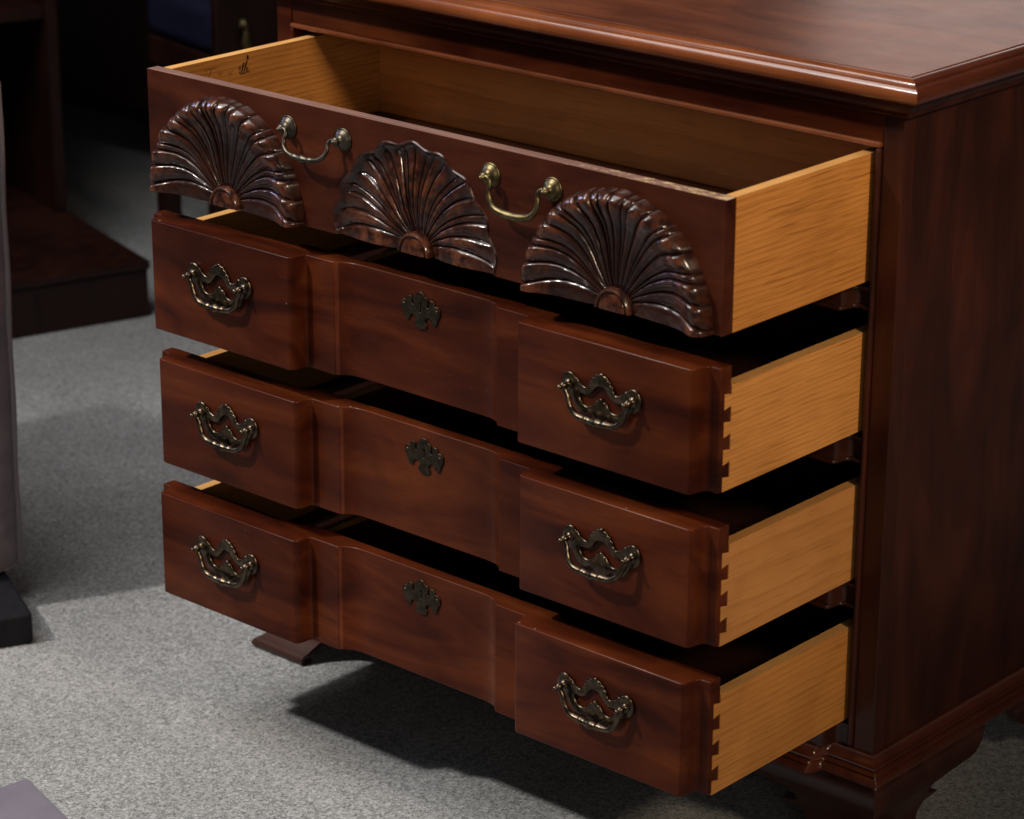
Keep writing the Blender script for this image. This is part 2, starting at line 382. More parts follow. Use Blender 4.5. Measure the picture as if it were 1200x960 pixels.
# ---- case
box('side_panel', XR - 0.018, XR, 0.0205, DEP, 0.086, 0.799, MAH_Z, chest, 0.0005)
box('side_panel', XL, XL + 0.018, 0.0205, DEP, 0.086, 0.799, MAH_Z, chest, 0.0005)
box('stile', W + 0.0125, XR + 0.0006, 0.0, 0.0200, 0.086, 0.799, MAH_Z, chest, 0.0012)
box('stile', XL - 0.0006, -0.0125, 0.0, 0.0200, 0.086, 0.799, MAH_X, chest, 0.0012)
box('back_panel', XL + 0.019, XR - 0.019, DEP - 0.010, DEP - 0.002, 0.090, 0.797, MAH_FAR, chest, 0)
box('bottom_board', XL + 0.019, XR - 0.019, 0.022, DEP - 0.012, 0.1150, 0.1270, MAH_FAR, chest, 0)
box('rail', -0.0120, W + 0.0120, 0.0010, 0.022, 0.7710, 0.7985, MAH_X, chest, 0.0006)
def bead(x0, x1, z0, z1, mat):
    o = box('cock_bead', x0, x1, -0.0045, 0.012, z0, z1, mat, chest, 0); bevel(o, 0.0022, 3)
bead(-0.0120, W + 0.0120, 0.7652, 0.7708, MAH_EDGE)
bead(W + 0.0066, W + 0.0122, 0.117, 0.7648, MAH_Z)
bead(-0.0122, -0.0066, 0.117, 0.7648, MAH_X)
def profiled(name, z0, z1, out, mat, depth=0.022, bev=0.0):
    pts = [(x * (W + 0.012) / W - 0.006, -f - out) for x, f in FULLP]
    pts += [(W + 0.006, depth), (-0.006, depth)]
    return extrude(name, pts, z0, z1, 2, mat, chest, 35, bev)
for k in range(3):
    za, zb = BOTS[k] - 0.0045, TOPS[k + 1] + 0.0045
    profiled('rail', zb + 0.0042, za - 0.0042, 0.0, MAH_IN)
    profiled('cock_bead', za - 0.0040, za, 0.0032, MAH_IN, 0.010, 0.0012)
    profiled('cock_bead', zb, zb + 0.0040, 0.0032, MAH_IN, 0.010, 0.0012)
profiled('rail', 0.1148, 0.1392, 0.0, MAH_IN)

# ---- top with moulded edge
def run_round(name, prof, mat_front, mat_side, xl, xr, yf, yb, front=None):
    """moulding mitred round front and two sides; prof = (outward, z)"""
    rows = []
    for o, z in prof:
        r = [(xl - o, yb, z), (xl - o, yf - o, z)]
        if front: r += [(x, yf - o - f, z) for x, f in front]
        r += [(xr + o, yf - o, z), (xr + o, yb, z)]
        rows.append(r)
    v = [p for r in rows for p in r]; n = len(rows[0]); f = []
    for i in range(len(rows) - 1):
        for j in range(n - 1): f.append((i * n + j, i * n + j + 1, (i + 1) * n + j + 1, (i + 1) * n + j))
    f += [tuple(i * n for i in range(len(rows))), tuple(i * n + n - 1 for i in range(len(rows)))]
    def fm(p):
        xs = [v[k][0] for k in p.vertices]; ys = [v[k][1] for k in p.vertices]
        return 1 if max(ys) > yf + 0.2 else 0
    return link(name, to_mesh(name, v, f, [mat_front, mat_side], 32, fmat=fm), chest)
TP = [(-0.010, 0.8396), (0.0150, 0.8396), (0.0153, 0.8430), (0.0160, 0.8436), (0.0205, 0.8438), (0.0250, 0.8426), (0.0272, 0.8408), (0.0278, 0.8392), (0.0300, 0.8388), (0.0334, 0.8372), (0.0358, 0.8340), (0.0368, 0.8300),
      (0.0360, 0.8256), (0.0336, 0.8226), (0.0310, 0.8216), (0.0190, 0.8212), (-0.010, 0.8212)]
run_round('top_moulding', TP, MAH_EDGE, MAH_Y, XL, XR, 0.0, DEP + 0.01)
UP = [(-0.004, 0.8205), (0.0182, 0.8205), (0.0182, 0.8172), (0.0172, 0.8162), (0.0164, 0.8120), (0.0142, 0.8082), (0.0118, 0.8066), (0.0118, 0.8036), (0.0098, 0.8010), (0.0060, 0.7994), (-0.004, 0.7990)]
run_round('under_moulding', UP, MAH_X, MAH_Z, XL, XR, 0.0, DEP)
box('top_panel', XL - 0.0136, XR + 0.0136, -0.0136, DEP + 0.012, 0.8225, 0.8441, MAH_TOP, chest, 0.0007)

# ---- base moulding following the blocks, bracket feet
BP = [(-0.003, 0.1146), (0.0030, 0.1146), (0.0034, 0.1128), (0.0040, 0.1102), (0.0062, 0.1074), (0.0096, 0.1054), (0.0114, 0.1050), (0.0114, 0.1030), (0.0090, 0.1024), (0.0090, 0.1014), (0.0134, 0.1006), (0.0152, 0.0995), (0.0158, 0.0982),
      (0.0134, 0.0974), (0.0148, 0.0964), (0.0190, 0.0946), (0.0208, 0.0912), (0.0198, 0.0878), (0.0166, 0.0854), (-0.003, 0.0850)]
FR = [(x, f) for x, f in FULLP[1:-1]]
run_round('base_moulding', BP, MAH_Y, MAH_Y, XL, XR, 0.0, DEP, FR)

OG = [(0.0846, 0.0120), (0.080, 0.0150), (0.072, 0.0175), (0.062, 0.0180), (0.050, 0.0160), (0.038, 0.0115), (0.026, 0.0075), (0.014, 0.0070), (0.004, 0.0110), (-0.006, 0.0200), (-0.013, 0.0285), (-0.017, 0.0345), (-0.021, 0.0370), (-0.0245, 0.0365), (-0.0290, 0.0340)]
AM = [(0.0846, 0.214), (0.077, 0.212), (0.066, 0.205), (0.056, 0.195), (0.0535, 0.182), (0.051, 0.140), (0.0485, 0.118), (0.044, 0.108), (0.039, 0.1055), (0.035, 0.108), (0.0322, 0.118), (0.0306, 0.127), (0.026, 0.100), (0.018, 0.090), (0.006, 0.085), (-0.006, 0.086), (-0.015, 0.093), (-0.022, 0.098), (-0.029, 0.094)]
def foot(xc, sx, yc, sy, front=True):
    """bracket foot at outer case corner (xc, yc); sx, sy point outwards; two mitred ogee brackets"""
    f = empty('foot', (xc, yc, 0), chest)
    zs = sorted(set([z for z, _ in OG] + [z for z, _ in AM]), reverse=True)
    og = lambda z: float(np.interp(-z, [-q[0] for q in OG], [q[1] for q in OG]))
    am = lambda z: float(np.interp(-z, [-q[0] for q in AM], [q[1] for q in AM]))
    for which in ((0, 1) if front else (1,)):
        rows = []
        for z in zs:
            o, a = og(z), am(z); ti = 0.016
            k = 1.0 if which else 0.92
            if which == 0: pts = [(xc + sx * o, yc + sy * o), (xc + sx * (o - a * k), yc + sy * o), (xc + sx * (o - a * k), yc + sy * (o - ti) if o - ti > -0.02 else yc), (xc + sx * (o - ti), yc + sy * (o - ti))]
            else: pts = [(xc + sx * o, yc + sy * o), (xc + sx * (o - ti), yc + sy * (o - ti)), (xc + sx * (o - ti), yc + sy * (o - a)), (xc + sx * o, yc + sy * (o - a))]
            rows.append([(p[0], p[1], z) for p in pts])
        o_ = loft('bracket', rows, MAH_FOOT, f, 30, close=True)
    return f
# worn finish along the mitred corners
CHIP = plain('worn_finish', (0.15, 0.11, 0.10), (0.30, 0.26, 0.24), 500, 0.6)
def corner_wear(prof, r0, r1, keep):
    P = catmull([(XR + o, -o, z) for o, z in prof], 6); run = []
    for i, p in enumerate(P):
        w_ = noise.noise(Vector(p) * 260) * 0.5 + 0.5
        run.append((p, r0 + (r1 - r0) * max(0, w_ - keep) / (1 - keep)))
    v, f = tube_data([p for p, _ in run], [r for _, r in run], 6)
    link('worn_corner', to_mesh('worn_corner', v, f, CHIP, 60), chest)
corner_wear(BP[10:18], 0.00010, 0.0016, 0.35)
def chip(dr, x, y, z, r, n):
    """small missing flake of finish lying on a surface with normal axis n"""
    k = 7; pts = []
    for i in range(k):
        a = 2 * math.pi * i / k; q = r * random.uniform(0.6, 1.3)
        u_, v_ = q * math.cos(a), q * math.sin(a)
        pts.append((x + u_, y + v_, z) if n == 2 else (x + u_, y, z + v_))
    top = [(p[0], p[1], p[2] + 0.0003) if n == 2 else (p[0], p[1] - 0.0003, p[2]) for p in pts]
    f = [tuple(range(k)), tuple(range(k, 2 * k))] + [(i, (i + 1) % k, k + (i + 1) % k, k + i) for i in range(k)]
    link('finish_chip', to_mesh('finish_chip', pts + top, f, CHIP), dr)
foot(XR, 1, 0.0, -1); foot(XL, -1, 0.0, -1)
foot(XR, 1, DEP, 1, False); foot(XL, -1, DEP, 1, False)

# ------------------------------------------------------------------ hardware meshes (shared)
OUT = [(-0.0505, 0.0045), (-0.0475, 0.0098), (-0.0425, 0.0118), (-0.0375, 0.0100), (-0.0345, 0.0068), (-0.0325, 0.0072), (-0.0300, 0.0038), (-0.0245, 0.0006), (-0.0195, -0.0002), (-0.0155, 0.0030), (-0.0140, 0.0082),
       (-0.0118, 0.0092), (-0.0105, 0.0128), (-0.0080, 0.0136), (-0.0066, 0.0165), (-0.0035, 0.0172), (0.0, 0.0192)]
LOWR = [(-0.0515, -0.0010), (-0.0490, -0.0072), (-0.0440, -0.0108), (-0.0385, -0.0120), (-0.0362, -0.0160), (-0.0330, -0.0215), (-0.0270, -0.0262), (-0.0200, -0.0268), (-0.0150, -0.0240), (-0.0110, -0.0262), (-0.0060, -0.0300), (0.0, -0.0318)]
HOLE = [(-0.0300, -0.0078), (-0.0255, -0.0056), (-0.0200, -0.0062), (-0.0150, -0.0042), (-0.0100, 0.0012), (-0.0060, 0.0058), (0.0, 0.0074)]
HOLEB = [(0.0, -0.0080), (-0.0038, -0.0112), (-0.0060, -0.0118), (-0.0090, -0.0160), (-0.0130, -0.0192), (-0.0180, -0.0205), (-0.0240, -0.0190), (-0.0290, -0.0135)]
def mirror_closed(upper, lower):
    """left halves, upper from left to centre, lower from left to centre"""
    l = lower[::-1] + upper                       # centre bottom -> left -> centre top
    r = [(-x, z) for x, z in l[::-1]][1:-1]
    return l + r
outer = catmull(mirror_closed(OUT, LOWR), 4, True)
hole_l = HOLEB + HOLE; hole = hole_l + [(-x, z) for x, z in hole_l[::-1]][1:-1]
hole = catmull(hole, 4, True)
PLATE = plate_mesh('backplate', [outer, hole], BRASS_DARK, 0.0014, 0.0012)
def smooth_mesh(name, vf, mat, ang=50): return to_mesh(name, vf[0], vf[1], mat, ang, lift=False)
POST = smooth_mesh('post', lathe_data([(0.0, 0.0), (0.0058, 0.0), (0.0058, 0.0032), (0.0040, 0.0042), (0.0030, 0.0060), (0.0034, 0.0085), (0.0043, 0.0100), (0.0043, 0.0120), (0.0030, 0.0135), (0.0020, 0.0150), (0.0028, 0.0165), (0.0028, 0.0180), (0.0018, 0.0196), (0.0, 0.0200)], 16), BRASS_DARK)
def bail_mesh(name, half, mat, out, collars=True, r_end=0.0022, r_mid=0.0036, lean=0.0):
    pts = catmull([(x, -out + lean * z, z) for x, z in half] + [(-x, -out + lean * z, z) for x, z in half[-2::-1]], 8)
    n = len(pts); L = [0.0]
    for a, b in zip(pts, pts[1:]): L.append(L[-1] + math.dist(a, b))
    rad = []
    for l in L:
        t = l / L[-1]; r = r_end + (r_mid - r_end) * max(0, math.sin(math.pi * t)) ** 1.5
        if collars:
            for c, wd, am in ((0.5, 0.016, 0.0017), (0.468, 0.008, 0.0009), (0.532, 0.008, 0.0009), (0.40, 0.012, 0.0008), (0.60, 0.012, 0.0008)): r += am * math.exp(-((t - c) / wd) ** 2)
        rad.append(r)
    return smooth_mesh(name, tube_data(pts, rad, 12), mat)
BAIL = bail_mesh('bail', [(-0.0425, 0.0), (-0.0420, -0.0050), (-0.0385, -0.0110), (-0.0365, -0.0170), (-0.0330, -0.0235), (-0.0250, -0.0290), (-0.0130, -0.0305), (0.0, -0.0312)], BRASS_DARK, 0.0082, True, 0.0027, 0.0037, 0.02)
BAIL2 = bail_mesh('bail', [(-0.0425, 0.0), (-0.0385, 0.0010), (-0.0343, -0.0012), (-0.0326, -0.0068), (-0.0336, -0.0130), (-0.0316, -0.0210), (-0.0245, -0.0282), (-0.0140, -0.0312), (0.0, -0.0322)], BRASS_OLD, 0.0120, False, 0.0019, 0.0042, 0.1)
BAIL3 = bail_mesh('bail', [(x, z * 0.80) for x, z in [(-0.0425, 0.0), (-0.0385, 0.0010), (-0.0343, -0.0012), (-0.0326, -0.0068), (-0.0336, -0.0130), (-0.0316, -0.0210), (-0.0245, -0.0282), (-0.0140, -0.0312), (0.0, -0.0322)]], BRASS_GREY, 0.0, True, 0.0019, 0.0031)
ROSE_PROF = [(0.0, 0.0), (0.0120, 0.0), (0.0123, 0.0012), (0.0117, 0.0020), (0.0109, 0.0018), (0.0100, 0.0024), (0.0090, 0.0040), (0.0065, 0.0055), (0.0040, 0.0064), (0.0030, 0.0080), (0.0028, 0.0100), (0.0040, 0.0112), (0.0042, 0.0128), (0.0028, 0.0142), (0.0022, 0.0156), (0.0012, 0.0170), (0.0, 0.0174)]
ROSE = smooth_mesh('rosette', lathe_data(ROSE_PROF, 28), BRASS_OLD); ROSEG = smooth_mesh('rosette', lathe_data(ROSE_PROF, 28), BRASS_GREY)
EH = [(0.0, 0.0170), (0.0036, 0.0158), (0.0058, 0.0128), (0.0090, 0.0115), (0.0098, 0.0065), (0.0086, 0.0030), (0.0108, 0.0012), (0.0130, 0.0030), (0.0130, 0.0090), (0.0155, 0.0104), (0.0188, 0.0090), (0.0200, 0.0050), (0.0240, 0.0050), (0.0268, 0.0020), (0.0268, -0.0035), (0.0240, -0.0078), (0.0225, -0.0130), (0.0195, -0.0152), (0.0162, -0.0132), (0.0145, -0.0092), (0.0105, -0.0080), (0.0072, -0.0102), (0.0056, -0.0140), (0.0080, -0.0175), (0.0068, -0.0205), (0.0036, -0.0215), (0.0, -0.0225)]
esc = catmull(EH + [(-x, z) for x, z in EH[-2:0:-1]], 3, True)
key = [(0.0013, -0.0052), (0.0011, 0.0020)] + [(0.0024 * math.cos(a), 0.0042 + 0.0024 * math.sin(a)) for a in np.linspace(-1.0, math.pi + 1.0, 14)] + [(-0.0011, 0.0020), (-0.0013, -0.0052)]
BRASS_BROWN = metal('browned_brass', (0.040, 0.031, 0.022), (0.085, 0.066, 0.045), 0.36, 0.52)
ESC = plate_mesh('escutcheon', [esc, key], BRASS_BROWN, 0.0006, 0.0006)
NAIL = smooth_mesh('escutcheon_pin', lathe_data([(0.0, 0.0), (0.0013, 0.0), (0.0013, 0.0004), (0.0008, 0.0009), (0.0, 0.0010)], 8), BRASS_OLD)
KEYV = to_mesh('keyhole', [(-0.003, -0.0002, -0.0062), (0.003, -0.0002, -0.0062), (0.003, -0.0002, 0.0075), (-0.003, -0.0002, 0.0075)], [(0, 1, 2, 3)], VOID, lift=False)

# ------------------------------------------------------------------ drawers
def dovetailed_side(name, x0, x1, yf, yb, z0, z1, tails, mats, parent):
    """side board; tails = list of (z_low, z_high) that reach forward of yf by 11 mm"""
    pts = [(yb, z0), (yb, z1), (yf, z1)]
    for lo, hi in tails:
        pts += [(yf, hi - 0.0022), (yf - 0.0108, hi), (yf - 0.0108, lo), (yf, lo + 0.0022)]
    if tails and tails[-1][0] <= z0 + 0.001:
        pts = pts[:-2] + [(yf - 0.0108, z0), ]
    else: pts += [(yf, z0)]
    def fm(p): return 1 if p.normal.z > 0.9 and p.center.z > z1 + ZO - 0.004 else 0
    return extrude(name, pts, x0, x1, 0, mats, parent, None, 0.0, fm)

def drawer_box(dr, k, t_back, oakmat):
    d = PULL[k]; a, b = SIDE_T[k], SIDE_B[k]; yb = 0.120
    tails = []
    if k > 0:
        z = a - 0.0065
        while z > b + 0.004:
            tails.append((max(z - 0.0160, b), z)); z -= 0.0282
    lx = 0.0106 if k == 0 else -0.0005
    yf = -d + t_back
    dovetailed_side('side', W - 0.012, W + 0.0005, yf, yb, b, a, tails, [oakmat, OAK_EDGE], dr)
    dovetailed_side('side', lx, lx + 0.012, yf, yb, b, a, tails, [oakmat, OAK_EDGE], dr)
    box('back', lx + 0.0123, W - 0.0123, yb - 0.012, yb - 0.0005, b + 0.012, a - 0.002, OAK_X if k == 0 else MAH_FAR, dr, 0.0005)  # lower backs in dark wood: the drawers' inner shade put into the colour
    box('bottom', lx + 0.0110, W - 0.0110, yf + 0.0005, yb - 0.0125, b + 0.0200, b + 0.0260, MAH_IN if k == 0 else MAH_FAR, dr, 0)  # bottoms coloured dark to carry the shade inside the drawers

def flutes(nw, endw=0.9, wide=1.0, nar=0.42):
    half = [wide, wide * 0.9, nar] * (nw // 2) + [wide * 0.8]
    ws = [endw] + half + half[::-1] + [endw]
    e = np.cumsum([0] + ws); e = e / e[-1] * math.pi
    return e, ws
def shell_mesh(name, kind, R0, seed):
    """carved scallop in the X-Z plane, height towards -Y; origin at the centre of its straight base"""
    nt_, ns = 520, 64
    e, ws = flutes(6, 0.9, 1.0, 0.42 if kind == 'convex' else 0.5)
    th = np.linspace(0, math.pi, nt_); s = np.linspace(0, 1, ns) ** 0.9
    r0 = 0.021
    idx = np.clip(np.searchsorted(e, th, 'right') - 1, 0, len(ws) - 1)
    u = (th - e[idx]) / (e[idx + 1] - e[idx]); narrow = np.array([ws[i] < 0.6 for i in idx]); e1_ = e[1]
    sgn = np.sign(math.pi / 2 - th)
    uu = np.where(sgn > 0, u, 1 - u)                       # 0 at the lower edge of a lobe
    cross = (1 - np.abs(2 * u - 1) ** 3.4) ** 0.58
    cross = cross * (0.62 + 0.38 * uu)                     # lobes lean a little
    cross = np.where(narrow, 0.72 * cross, cross)
    endl = (idx == 0) | (idx == len(ws) - 1)
    cross = np.where(endl, 0.86 * (1 - np.clip(uu, 0, 1) ** 5) ** 0.6, cross)
    fine_g = np.where(narrow | endl, 0.0, np.exp(-((u - 0.36) / 0.055) ** 2) + 0.6 * np.exp(-((u - 0.68) / 0.05) ** 2))
    sn = [noise.noise(Vector((seed * 3.1 + i * 7.7, 0.3, 1.7))) for i in range(len(ws))]
    verts = []; rub = []
    if kind == 'convex':
        Hs = np.interp(s, [0, 0.10, 0.30, 0.50, 0.66, 0.78, 0.86, 0.92, 0.965, 0.99, 1.0], [0.0030, 0.0052, 0.0064, 0.0074, 0.0104, 0.0156, 0.0188, 0.0186, 0.0140, 0.0070, -0.0008])
        As = np.interp(s, [0, 0.08, 0.3, 0.6, 0.84, 0.95, 1.0], [0.0014, 0.0042, 0.0058, 0.0066, 0.0092, 0.0072, 0.0])
    else:
        Hs = np.interp(s, [0, 0.10, 0.25, 0.45, 0.65, 0.82, 0.91, 0.945, 0.962, 0.980, 0.992, 1.0], [-0.0075, -0.0044, -0.0010, 0.0000, -0.0016, -0.0040, -0.0046, -0.0036, -0.0002, 0.0018, 0.0014, -0.0004])
        As = np.interp(s, [0, 0.08, 0.3, 0.6, 0.84, 0.92, 0.95, 1.0], [0.0008, 0.0040, 0.0060, 0.0066, 0.0052, 0.0026, 0.0006, 0.0])
    ker = np.ones(5) / 5; Hs[2:-4] = np.convolve(Hs, ker, 'same')[2:-4]
    for j in range(ns):
        sj = s[j]
        low = R_(float(np.interp(sj, [0, 0.25, 0.5, 0.75, 1.0], [27, 18, 11.5, 6.5, 2.0])))
        tt = np.where(th < e1_, th / e1_ * low, np.where(th > math.pi - e1_, math.pi - (math.pi - th) / e1_ * low, low + (th - e1_) / (math.pi - 2 * e1_) * (math.pi - 2 * low)))
        tt = tt + 0.11 * np.sin(2 * tt) * math.sin(math.pi * sj)
        if kind == 'convex': Rt = R0 * (1 + 0.018 * (cross - 0.55) + np.array([0.012 * sn[i] for i in idx]))
        else: Rt = R0 * (1 + 0.020 * np.cos(tt * 18 + math.pi))
        zs = 1.03 if kind == 'convex' else 1.02
        r = r0 + (Rt - r0) * sj
        h = Hs[j] + As[j] * (cross - 0.75) - 0.0007 * fine_g * float(np.interp(sj, [0.05, 0.2, 0.62, 0.82], [0, 1, 1, 0]))
        lobe_out = 1.0 + 0.10 * np.array([sn[i] for i in idx])
        if kind == 'convex': h = np.where(h > 0, h * lobe_out, h)
        x = r * np.cos(tt); z = r * np.sin(tt) * zs
        wob = np.array([noise.noise(Vector((x_ * 130, z_ * 130, seed))) for x_, z_ in zip(x, z)]) * 0.0005 * min(1, 4 * (1 - sj))
        for i in range(nt_):
            verts.append((x[i], -(h[i] + wob[i]), z[i]))
        if kind == 'convex': rub.extend(list(np.clip(np.interp(sj, [0.60, 0.80, 0.92, 0.98], [0.05, 0.8, 1.0, 0.3]) * np.clip(cross * 1.3 - 0.3, 0, 1), 0, 1)))
        else: rub.extend(list(np.clip(np.interp(sj, [0.1, 0.3, 0.6, 0.8, 0.95, 0.97], [0.4, 1.0, 0.9, 0.4, 0.2, 0.6]) * np.clip(cross * 1.4 - 0.5, 0, 1), 0, 1)))
    faces = []
    for j in range(ns - 1):
        for i in range(nt_ - 1): faces.append((j * nt_ + i, j * nt_ + i + 1, (j + 1) * nt_ + i + 1, (j + 1) * nt_ + i))
    # straight base: carry the lower edge back to the board
    back = 0.0 if kind == 'convex' else 0.013
    for i in (0, nt_ - 1):
        b0 = len(verts)
        for j in range(ns): x, y, z = verts[j * nt_ + i]; verts.append((x, max(back, y), z)); rub.append(0.1)
        for j in range(ns - 1): faces.append((j * nt_ + i, (j + 1) * nt_ + i, b0 + j + 1, b0 + j))
    me = to_mesh(name, verts, faces, CARVED, 62, lift=False)
    at = me.attributes.new('rub', 'FLOAT', 'POINT'); at.data.foreach_set('value', rub)
    return me
def boss_mesh(base):
    prof = [(0.0, 0.0108), (0.0135, 0.0106), (0.0160, 0.0098), (0.0172, 0.0078), (0.0180, 0.0080), (0.0192, 0.0104), (0.0208, 0.0104), (0.0222, 0.0080), (0.0226, 0.0010), (0.0226, -0.008)]
    n = 40; v = []; f = []; m = len(prof)
    for k in range(n + 1):
        a = math.pi * k / n
        for r, h in prof: v.append((r * math.cos(a), -(h + base), r * math.sin(a)))
    for k in range(n):
        for i in range(m - 1): f.append((k * m + i, k * m + i + 1, (k + 1) * m + i + 1, (k + 1) * m + i))
    f.append(tuple(list(range(m)) + [n * m + i for i in range(m - 1, 0, -1)]))
    me = to_mesh('shell_boss', v, f, CARVED, 40, lift=False)
    at = me.attributes.new('rub', 'FLOAT', 'POINT'); at.data.foreach_set('value', [0.55] * len(v))
    return me

def put(name, me, dr, x, y, z, rot=None): return link(name, me, dr, (x, y, z + ZO), rot)

# ---- top drawer: flat front, three shells
d = PULL[0]; T1, B1 = TOPS[0], BOTS[0]
dr = empty('drawer', (0.4, -d, B1 + ZO), chest)
dr['label'] = 'top drawer with three carved shells and thin swan-neck pulls'
RC = 0.1155; CX = 0.4015; BZ = B1 + 0.0004
notch = []
for a in np.linspace(math.pi, 0, 90):
    Rt = RC * (1 + 0.020 * math.cos(a * 18 + math.pi)) * 0.995
    tt = a
    notch.append((CX + Rt * math.cos(tt), BZ - 0.0004 + max(0, Rt * math.sin(tt) * 1.02)))
fpts = [(0.0, B1)] + notch + [(W, B1), (W, T1), (0.0, T1)]
fo = extrude('front', fpts, -d, -d + 0.0155, 1, [MAH_DRAWER, WORN], dr, None, 0.0, lambda p: 1 if p.normal.z > 0.9 and p.center.z > T1 + ZO - 0.002 else 0)
box('front_backing', 0.27, 0.53, -d + 0.0135, -d + 0.0175, B1 + 0.002, T1 - 0.004, MAH_IN, dr, 0)
drawer_box(dr, 0, 0.0157, OAK)
SV = shell_mesh('shell_carving', 'convex', 0.1160, 1.0); SV2 = shell_mesh('shell_carving', 'convex', 0.1160, 5.0); SC = shell_mesh('shell_carving', 'concave', RC, 2.0)
BV, BC = boss_mesh(0.0), boss_mesh(-0.0085)
for me, cx in ((SV, 0.1265), (SV2, 0.6735)):
    put('shell_carving', me, dr, cx, -d, BZ); put('shell_boss', BV, dr, cx, -d, BZ)
put('shell_carving', SC, dr, CX, -d, BZ); put('shell_boss', BC, dr, CX, -d, BZ)
for x0, rose, bl, rot in ((0.2625, ROSEG, BAIL3, R_(-20)), (0.5495, ROSE, BAIL2, 0)):
    for sx in (-1, 1): put('rosette', rose, dr, x0 + sx * 0.0405, -d - 0.0001, 0.7300)
    o = put('bail', bl, dr, x0, -d - (0.0120 if bl is BAIL3 else 0), 0.7300, (rot, 0, 0)); o.scale = (0.0405 / 0.0425, 1, 1)
# burnt script mark inside the left side
def script(strokes):
    for pts, r in strokes:
        P = catmull(pts, 6); v, f = tube_data([(0.0229, y, z) for y, z in P], r, 6)
        link('script_stroke', to_mesh('script_stroke', v, f, INK, 60), dr)
script([([(-0.1188, 0.7405), (-0.1158, 0.7438), (-0.1168, 0.7362), (-0.1150, 0.7346), (-0.1130, 0.7380)], 0.00050),
        ([(-0.1130, 0.7380), (-0.1098, 0.7462), (-0.1120, 0.7450), (-0.1140, 0.7360), (-0.1118, 0.7346), (-0.1092, 0.7385)], 0.00050),
        ([(-0.1092, 0.7385), (-0.1052, 0.7470), (-0.1072, 0.7462), (-0.1105, 0.7362), (-0.1082, 0.7346), (-0.1060, 0.7368), (-0.1040, 0.7402), (-0.1056, 0.7408), (-0.1066, 0.7372), (-0.1040, 0.7350), (-0.1018, 0.7372)], 0.00050),
        ([(-0.1052, 0.7515), (-0.1044, 0.7545), (-0.1036, 0.7515), (-0.1050, 0.7490)], 0.00085),
        ([(-0.1350, 0.7412), (-0.1318, 0.7362), (-0.1288, 0.7408), (-0.1262, 0.7402)], 0.00018),
        ([(-0.1700, 0.7462), (-0.1640, 0.7482), (-0.1560, 0.7476), (-0.1510, 0.7490)], 0.00026),
        ([(-0.1600, 0.7474), (-0.1625, 0.7420), (-0.1650, 0.7400)], 0.00026),
        ([(-0.1500, 0.7392), (-0.1478, 0.7425), (-0.1470, 0.7386), (-0.1440, 0.7418), (-0.1420, 0.7390)], 0.00018)])

# ---- three block-front drawers
names = [None, 'second drawer, block front, its side and divider of oak', 'third drawer, block front, pale plain side', 'bottom drawer, block front, lowest of the four']
DIVX = [0, 0.252, 0.222, 0.207]
for k in (1, 2, 3):
    d, T, B = PULL[k], TOPS[k], BOTS[k]
    dr = empty('drawer', (0.4, -d, B + ZO), chest); dr['label'] = names[k]
    pts = [(x, -d - f) for x, f in FULLP] + [(W, -d + 0.0168), (0.592, -d + 0.0168), (0.586, -d + 0.0275), (0.214, -d + 0.0275), (0.208, -d + 0.0168), (0.0, -d + 0.0168)]
    fr = extrude('front', pts, B, T, 2, MAH_X, dr, 33, 0.0011)
    drawer_box(dr, k, 0.0170, (None, OAK_B, POPLAR, OAK_C)[k])
    box('divider', DIVX[k], DIVX[k] + 0.0125, -d + 0.0280, 0.1075, SIDE_B[k] + 0.0265, SIDE_T[k], [MAH_IN, OAK_EDGE], dr, 0, lambda p: 1 if p.normal.z > 0.9 else 0)  # oak board, faces coloured dark for interior shade, top edge left oak
    zp = (B + T) / 2 + 0.0165
    for j, (cx, rz) in enumerate(((0.1290, random.uniform(-1, 1)), (W - 0.1290, random.uniform(-1, 1)))):
        yp = -d - PB
        cx += 0.0025
        put('backplate', PLATE, dr, cx, yp - 0.0001, zp).scale = (0.95, 1, 0.95)
        for sx in (-1, 1): put('post', POST, dr, cx + sx * 0.0404, yp - 0.0022, zp).scale = (0.9, 0.9, 0.9)
        drop = (k == 2 and j == 1)
        o = put('bail', BAIL, dr, cx, yp - 0.0016, zp, (R_(-14 if drop else random.uniform(-5, 2)), R_(random.uniform(-1.2, 1.2)), 0)); o.scale = (0.95, 1, 0.95)
    for cx_, cy_, cz_, cr_, n_ in {1: [(0.2335, -d - PB - 0.0001, 0.5420, 0.0009, 1), (0.030, -d - PB + 0.004, T, 0.0012, 2), (0.665, -d - PB - 0.0001, 0.5090, 0.0008, 1)],
                                   2: [(0.2930, -d + 0.0095, T, 0.0013, 2), (0.2820, -d + 0.0012, T, 0.0009, 2), (0.700, -d - PB + 0.003, T, 0.0008, 2)],
                                   3: [(0.566, -d - PB + 0.0035, T, 0.0010, 2), (0.588, -d - PB + 0.0025, T, 0.0009, 2)]}[k]:
        chip(dr, cx_, cy_, cz_, cr_, n_)
    ye = -d + 0.0122
    ze = (B + T) / 2 + 0.0350
    put('escutcheon', ESC, dr, 0.4, ye - 0.0001, ze); put('keyhole', KEYV, dr, 0.4, ye - 0.0001, ze)
    for sx in (-1, 1): put('escutcheon_pin', NAIL, dr, 0.4 + sx * 0.0235, ye - 0.0018, ze + 0.001)

